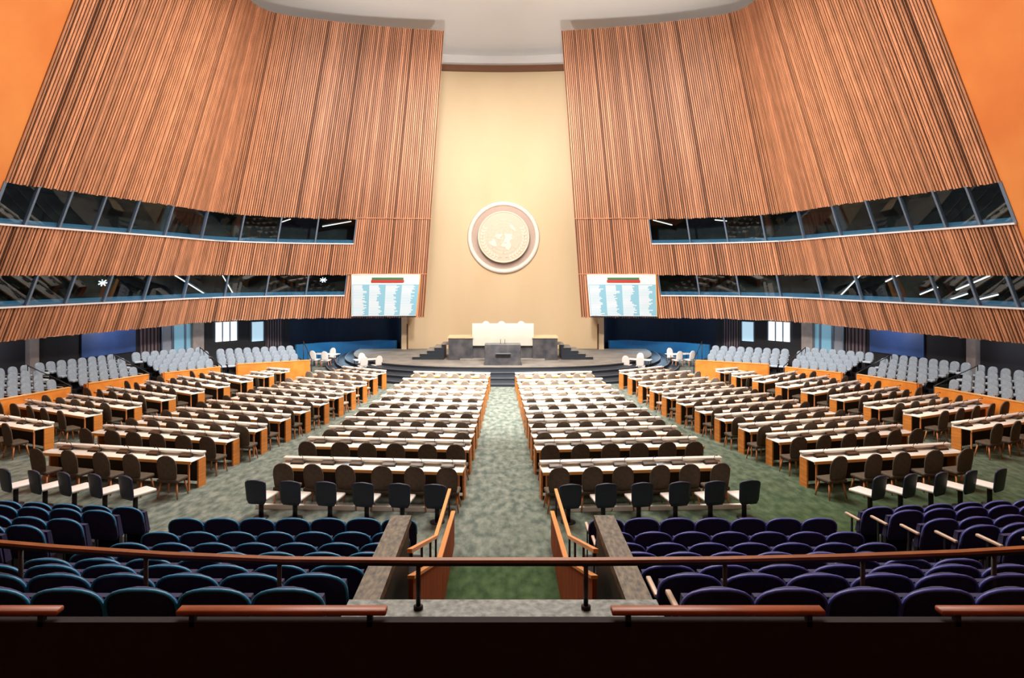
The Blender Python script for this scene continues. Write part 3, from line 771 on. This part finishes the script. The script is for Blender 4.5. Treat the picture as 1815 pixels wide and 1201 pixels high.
# ------------------------------------------------------------------ pedestal chairs behind the desks
for sd in (-1,1):
    sn = SIDE[sd]
    for i, px in enumerate((775,713,650,585,523,463)):
        d = (12.75+.05*i); X = (px-891)/1000*d*-sd
        spawn(PED, 'pedestal_chair', 'blue square-backed pedestal chair, %s from the centre aisle, %s centre row' % (ORD[i], sn), 'chair', (X, d*K, 0), sd*(.13+.012*i), 'blue pedestal chairs behind the desks')
    for i, px in enumerate((240,186,132,80,28)):
        d = 13.25+.12*i; X = (px-891)/1000*d*-sd
        spawn(PED, 'pedestal_chair', 'blue square-backed pedestal chair, %s from the inner aisle, %s wing row' % (ORD[i], sn), 'chair', (X, d*K, 0), sd*.50, 'blue pedestal chairs behind the desks')
    a, b = W(775,912,5.5), W(440,906,5.5)
    m = MB(); m.obar((a[0]*-sd,a[1]+.5),(b[0]*-sd,b[1]+.5), .10, 0, .10, 'white'); 
    tag(link('floor_rail', m.build('floor_rail')), 'low pale footrail on the carpet before the %s blue pedestal chairs' % sn, 'rail')

# ------------------------------------------------------------------ small tables beside the podium
for sd in (-1,1):
    for (X,D,lab,rot) in ((-7.75,32.4,'beside the podium steps',.5),(-10.8,34.6,'by the blue screen',-.3)):
        t = thing('side_table', 'small white table %s on the %s' % (lab, SIDE[sd]), 'table', (X*-sd, D*K, 0), rot*-sd)
        m = MB(); m.rbox(-.8,.8,-.3,.3,.70,.75,.015,'white',1); part('tabletop', m, t)
        for x,y in ((-.7,-.24),(.7,-.24),(-.7,.24),(.7,.24)):
            m = MB(); m.tube([(x,y,0),(x,y,.7)], .02, 'metal', 6); part('leg', m, t)
        for k, (x,y,r) in enumerate(((-.45,-.55,0),(.35,-.6,.2),(-.1,.6,PI))):
            R = Matrix.Rotation(rot*-sd, 2); p = R @ Vector((x,y))
            q = spawn([('backrest', WB, []), ('seat', WS, [])]+[('leg', l, []) for l in WL] if 'WB' in globals() else [], 'white_chair',
                '%s white chair at the small table %s on the %s' % (('near left','near right','far')[k], lab, SIDE[sd]), 'chair', (X*-sd+p.x, D*K+p.y, 0), rot*-sd+r, 'white chairs at the small side tables') if 'WB' in globals() else None
            if q is None:
                wb = MB(); panel(wb, .50, .42, 1.0, .06, 'whiteseat', v0=.3, p=2.3, taper=.2, curve=.5, lean=-.14, y=-.24)
                ws = MB(); ws.rbox(-.25,.25,-.24,.26,.38,.47,.04,'whiteseat')
                WB = wb.build('backrest'); WS = ws.build('seat'); WL = [c[1] for c in CH_NEAR if c[0] == 'leg']
                spawn([('backrest', WB, []), ('seat', WS, [])]+[('leg', l, []) for l in WL], 'white_chair',
                '%s white chair at the small table %s on the %s' % (('near left','near right','far')[k], lab, SIDE[sd]), 'chair', (X*-sd+p.x, D*K+p.y, 0), rot*-sd+r, 'white chairs at the small side tables')

# ------------------------------------------------------------------ side tiers of grey seats with orange parapets
segs = [((-18.95,19.6),(-17.65,23.0)),((-17.5,23.8),(-16.35,26.0)),((-15.85,26.4),(-14.1,28.1)),((-13.6,28.9),(-10.4,30.3))]
NS = [8,6,6,8]
GN = ['nearest the rear','second from the rear','third from the rear','nearest the stage']
for sd in (-1,1):
    sn = SIDE[sd]
    for g, (a,b) in enumerate(segs):
        a, b = N(*a), N(*b); a = (a[0]*-sd, a[1]); b = (b[0]*-sd, b[1])
        dx, dy = b[0]-a[0], b[1]-a[1]; L = math.hypot(dx,dy); ux, uy = dx/L, dy/L
        nx, ny = (-uy, ux) if sd < 0 else (uy, -ux)       # outwards
        if nx*a[0] < 0: nx, ny = -nx, -ny
        m = MB(); m.obar(a, b, .10, 0, .98, 'wood2'); m.obar(a, b, .14, .98, 1.02, 'trimwood')
        for e, f in ((a,1),(b,1)):
            m.obar(e, (e[0]+nx*.22, e[1]+ny*.22), .10, 0, .98, 'wood2')
        tag(link('seating_parapet', m.build('seating_parapet')), 'low orange wooden parapet before the %s grey seats %s' % (sn, GN[g]), 'parapet')
        rows = 4 if g < 3 else 3
        m = MB()
        for r in range(rows):
            o0 = .1+.74*r; o1 = .1+.74*(r+1)+(.6 if r == rows-1 else 0)
            zz = .52+.14*r
            a_ = (a[0]-ux*(1.0 if g == 3 else 0), a[1]-uy*(1.0 if g == 3 else 0)); A = (a_[0]+nx*(o0+o1)/2, a_[1]+ny*(o0+o1)/2); B = (b[0]+nx*(o0+o1)/2, b[1]+ny*(o0+o1)/2)
            m.obar(A, B, o1-o0, 0, zz, 'tier')
            n = NS[g]; ps = L/n; ex = 1 if (r >= 2 and g < 3) else 0
            rot = math.atan2(-ny, -nx)-PI/2
            for k in range((-1 if r == 3 else 0) if g < 3 else -2, n+ex-(1 if g == 3 else 0)):
                off = .1+.74*r+.42
                X = a[0]+ux*ps*(k+.5)+nx*off; Y = a[1]+uy*ps*(k+.5)+ny*off
                q = n+ex-1-k-(1 if g == 3 else 0)
                spawn(GS, 'grey_seat', 'grey seat %s from the stage, %s row up, %s group %s' % (ORD[q], ORD[r], sn, GN[g]), 'seat', (X,Y,zz), rot, 'grey seats on the side tiers', .93)
        tag(link('seating_tier', m.build('seating_tier')), 'dark stepped floor under the %s grey seats %s' % (sn, GN[g]), 'tier', kind='structure')
        # metal rails at the stair side of each group
        t = thing('stair_railing', 'dark metal stair railing beside the %s grey seats %s' % (sn, GN[g]), 'railing', (b[0]+ux*.15, b[1]+uy*.15, 0))
        m = MB(); m.tube([(nx*.1,ny*.1,1.0),(nx*1.2,ny*1.2,1.35),(nx*2.6,ny*2.6,1.75)], .025, 'metal', 6); part('handrail', m, t)
        for q in (.1,1.2,2.6):
            m = MB(); m.tube([(nx*q,ny*q,0),(nx*q,ny*q,1.0+.3*q)], .022, 'metal', 6); part('post', m, t)

# ------------------------------------------------------------------ rear tiers of navy seats
TY = [917,941,960,976,986.5,997,1012,1036]; TD = [10,9.25,8.5,7.75,7.0,6.3,5.6,4.9]
SEAT_TOP = .86
floors = [EYE-(y-486)*d/1000-SEAT_TOP+.04 for y, d in zip(TY, TD)]
for sd in (-1,1):
    sn = SIDE[sd]
    m = MB()
    for i in range(8):
        y0 = (TD[i]-.42)*K if i < 7 else 4.30*K; y1 = (TD[i]+.33)*K
        m.box(*sorted((sd*-1.47*-1, sd*6.5)), y0, y1, 0, floors[i], 'tier')
    struct('floor_tier_'+sn, m, 'dark stepped floor beneath the navy seats on the %s' % sn, 'floor')
    for i in range(8):
        for k in range(7):
            X = sd*(1.50+.31+.62*k)
            if abs(X)/TD[i] > .95: continue
            spawn(TH_L if sd < 0 else TH_R, 'theatre_seat', 'navy seat %s from the stairwell, %s row back, %s inner block' % (ORD[k], ORD[i], sn), 'seat',
                  (X, TD[i]*K+.12, floors[i]), 0, 'navy upholstered seats on the rear tiers')
    m = MB(); ang = sd*.13
    for i in range(6):
        D = TD[i]*K+.75; zf = floors[i]+(.10 if i else -.05)
        x0, x1 = 6.55-.0*i, 10.6
        c, s = math.cos(ang), math.sin(ang)
        p = (sd*6.5, D); q = (sd*(6.5+4.6*c), D+abs(4.6*s))
        m.obar((p[0],p[1]),(q[0],q[1]), .86, 0, zf, 'tier')
        for k in range(6):
            u = .42+.62*k
            spawn(TH_L if sd < 0 else TH_R, 'theatre_seat', 'navy seat %s from the tier steps, %s row back, %s outer block' % (ORD[k], ORD[i], sn), 'seat',
                  (sd*(6.5+u*c), D+abs(u*s)+.0, zf), ang, 'navy upholstered seats on the rear tiers')
    struct('floor_wing_tier_'+sn, m, 'dark stepped floor beneath the outer navy seats on the %s' % sn, 'floor')
    # marble parapet of the stairwell
    t = thing('stairwell_parapet', 'mottled marble-topped parapet on the %s of the stairwell' % sn, 'parapet', (0,0,0))
    y0, y1 = 5.30*K, 7.36*K
    m = MB(); m.box(*sorted((sd*1.19, sd*1.45)), y0, y1, 2.36, 2.46, 'stone'); part('marble_cap', m, t)
    m = MB(); m.box(*sorted((sd*1.22, sd*1.42)), y0, y1-.02, 0, 2.36, 'vomit'); part('wall_body', m, t)
    # wooden side wall of the ramp with cap, and handrail
    t = thing('ramp_wall', 'red-brown wooden ramp wall with orange cap on the %s' % sn, 'wall panel', (0,0,0))
    pr = [(11.7,.66),(9.1,.98),(7.9,1.50),(6.3,2.20)]
    m = MB(); X0, X1 = sd*1.0, sd*1.05
    for (d0,h0),(d1,h1) in zip(pr, pr[1:]):
        m.hexa([(X0,d1*K,0),(X1,d1*K,0),(X1,d0*K,0),(X0,d0*K,0),(X0,d1*K,h1),(X1,d1*K,h1),(X1,d0*K,h0),(X0,d0*K,h0)], 'rampwood')
    part('panel', m, t)
    m = MB()
    for (d0,h0),(d1,h1) in zip(pr, pr[1:]):
        a_, b_ = sd*.985, sd*1.065
        m.hexa([(a_,d1*K,h1),(b_,d1*K,h1),(b_,d0*K,h0),(a_,d0*K,h0),(a_,d1*K,h1+.04),(b_,d1*K,h1+.04),(b_,d0*K,h0+.04),(a_,d0*K,h0+.04)], 'handrail')
    part('cap', m, t, 'orange wooden cap')
    t = thing('stair_handrail', 'orange wooden handrail on black balusters, %s of the centre aisle' % sn, 'handrail', (0,0,0))
    rr = [(11.6,1.15),(9.2,1.30),(6.6,2.34)]
    m = MB()
    for (d0,h0),(d1,h1) in zip(rr, rr[1:]):
        a_, b_ = sd*1.06, sd*1.12
        m.hexa([(a_,d1*K,h1),(b_,d1*K,h1),(b_,d0*K,h0),(a_,d0*K,h0),(a_,d1*K,h1+.05),(b_,d1*K,h1+.05),(b_,d0*K,h0+.05),(a_,d0*K,h0+.05)], 'handrail')
    part('rail', m, t)
    for d, h in ((11.5,1.15),(9.2,1.30),(8.5,1.58),(7.6,1.94)):
        m = MB(); m.tube([(sd*1.09,d*K,0 if d > 9 else .4),(sd*1.09,d*K,h)], .018, 'metal', 6); part('baluster', m, t)

# green-black dark walls closing the stairwell under the balcony, ledge
m = MB(); m.box(-1.47,1.47,5.06*K,5.40*K,2.36,2.49,'ledge')
tag(link('marble_ledge', m.build('marble_ledge')), 'grey marble ledge spanning the stairwell beneath the front rail', 'ledge')
m = MB(); m.box(-1.22,1.22,4.4*K,5.3*K,2.25,2.355,'vomit'); m.box(-1.47,1.47,4.28*K,5.04*K,0,2.30,'vomit')
struct('wall_stairwell', m, 'dark inner wall of the stairwell below the ledge', 'wall')
# front rail of the balcony
t = thing('balcony_rail', 'long dark metal rail with wooden top across the navy seats', 'railing', (0,0,0))
RP = [(-7.6,6.0),(-4.36,5.5),(-3.2,5.36),(-2.05,5.27),(-.78,5.25),(.78,5.25),(2.05,5.27),(3.2,5.32),(4.36,5.40),(7.6,5.75)]
zr = EYE-2.66
m = MB()
for p, q in zip(RP, RP[1:]): m.obar(N(*p), N(*q), .045, zr-.045, zr-.012, 'metal')
part('rail_bar', m, t)
m = MB()
for p, q in zip(RP, RP[1:]): m.obar(N(*p), N(*q), .065, zr-.012, zr+.015, 'darkwood')
part('rail_cap', m, t, 'brown wooden top rail')
for px in (-10,245,495,742,1038,1285,1537,1790):
    X = (px-891)/1000*5.27
    for p, q in zip(RP, RP[1:]):
        if p[0] <= X <= q[0]: D = p[1]+(q[1]-p[1])*(X-p[0])/(q[0]-p[0])
    zb = 2.49 if abs(X) < 1.2 else floors[7]-.1
    m = MB(); m.tube([(X,D*K,zb),(X,D*K,zr-.03)], .022, 'metal', 8)
    if abs(X) < 1.2: m.tube([(X,D*K,zb),(X,D*K,zb+.03)], .045, 'metal', 10)
    part('post', m, t)

# near parapet with red wooden rails
m = MB(); m.box(-12,12,4.17*K,4.24*K,1.7,EYE-.612*4.2,'tier'); m.box(-12,12,-9*K,4.17*K,0,2.0,'tier')
struct('wall_balcony', m, 'dark balcony front panel at the bottom of the view', 'wall')
zt = EYE-.592*4.2
for i, (x0,x1,lab) in enumerate(((-2.42,-.865,'left of the stairwell'),(.81,2.39,'right of the stairwell'),(-5.6,-3.30,'at the far left'),(3.25,5.6,'at the far right'))):
    m = MB(); m.rbox(x0,x1,4.17*K,4.25*K,zt-.04,zt,.008,'redwood',1)
    m.box(x0+.1,x0+.14,4.17*K,4.21*K,zt-.12,zt-.03,'metal'); m.box(x1-.14,x1-.10,4.17*K,4.21*K,zt-.12,zt-.03,'metal')
    tag(link('wooden_armrail', m.build('wooden_armrail')), 'short red-brown wooden rail %s at the bottom of the view' % lab, 'rail', 'short red-brown rails on the balcony front')

# ------------------------------------------------------------------ lights
def area(name, loc, rot, sx, sy, power, c=(1,.93,.84), spread=PI):
    l = bpy.data.lights.new(name, 'AREA'); l.shape = 'RECTANGLE'; l.size = sx; l.size_y = sy; l.energy = power; l.color = c; l.spread = spread
    o = bpy.data.objects.new(name, l); col.objects.link(o); o.location = loc; o.rotation_euler = rot; return o
def spot(name, loc, target, power, ang, blend=.6, c=(1,.95,.88), r=.6):
    l = bpy.data.lights.new(name, 'SPOT'); l.energy = power; l.spot_size = math.radians(ang); l.spot_blend = blend; l.color = c; l.shadow_soft_size = r
    o = bpy.data.objects.new(name, l); col.objects.link(o); o.location = loc
    o.rotation_euler = (Vector(target)-Vector(loc)).to_track_quat('-Z','Y').to_euler(); return o
area('ceiling_light_main', (0,24,19.2), (0,0,0), 16, 14, 7600)
area('ceiling_light_rear', (0,8,18.5), (0,0,0), 14, 6, 700)
spot('stage_spot_front', (0,19,18.5), (0,28.5,0), 40000, 42, .9)
spot('stage_spot_left', (-5,20,18), (6,34,.5), 11000, 50, .9)
spot('stage_spot_right', (5,20,18), (-6,34,.5), 11000, 50, .9)
spot('emblem_spot', (-3,24,19), (0,44.5,11), 4500, 60, .9, (1,.93,.82))
for sd in (-1,1):
    spot('wall_fill_'+SIDE[sd], (sd*-3,16,15), (sd*9,37,11), 16000, 66, .9, (1,.94,.88))  # unseen wash added to lift the dark tops of the battens
    spot('side_wall_fill_'+SIDE[sd], (sd*-4,12,15), (sd*17,28,11), 9000, 70, .9, (1,.90,.78))  # same added wash for the side walls
    spot('dome_fill_'+SIDE[sd], (sd*3,26,9), (sd*3,40,21), 3800, 90, .9, (1,.97,.93))  # unseen uplight in mid-air, added to brighten the dome and cream wall
    spot('side_seat_fill_'+SIDE[sd], (sd*5,20,18), (sd*14,34,1), 9000, 38, .9, (.90,.95,1))  # unseen fill added to brighten the grey side seats
    p = N(-10.2*-sd, 36.6)
    l = bpy.data.lights.new('recess_fill_'+SIDE[sd], 'POINT'); l.energy = 170; l.color = (.5,.75,1); l.shadow_soft_size = .3  # unseen blue fill, added to brighten the low screen
    o = bpy.data.objects.new('recess_fill_'+SIDE[sd], l); col.objects.link(o); o.location = (p[0],p[1],1.9)
    for q, (px, pd) in enumerate(((-15.9,33.2),(-19.2,29.0),(-21.0,24.4))):
        p = N(px*-sd, pd); l = bpy.data.lights.new('overhang_fill', 'POINT'); l.energy = 70; l.color = (.85,.9,1); l.shadow_soft_size = .25  # unseen fill lights, added under the soffit to brighten the recess wall
        o = bpy.data.objects.new('overhang_fill', l); col.objects.link(o); o.location = (p[0],p[1],2.8)
w = bpy.data.worlds.new('world'); sc.world = w; w.use_nodes = True
w.node_tree.nodes['Background'].inputs[0].default_value = (.5,.5,.55,1); w.node_tree.nodes['Background'].inputs[1].default_value = .1

# ------------------------------------------------------------------ camera
cd = bpy.data.cameras.new('camera'); cam = bpy.data.objects.new('camera', cd); col.objects.link(cam)
cam.location = (0,0,EYE); cam.rotation_euler = (PI/2,0,0)
cd.sensor_width = 36; cd.lens = 1150/1815*36; cd.shift_x = 16.5/1815; cd.shift_y = -114.5/1815
cd.clip_start = .1; cd.clip_end = 300
sc.camera = cam
sc.view_settings.view_transform = 'Standard'
sc.view_settings.look = 'None'
sc.view_settings.exposure = 0
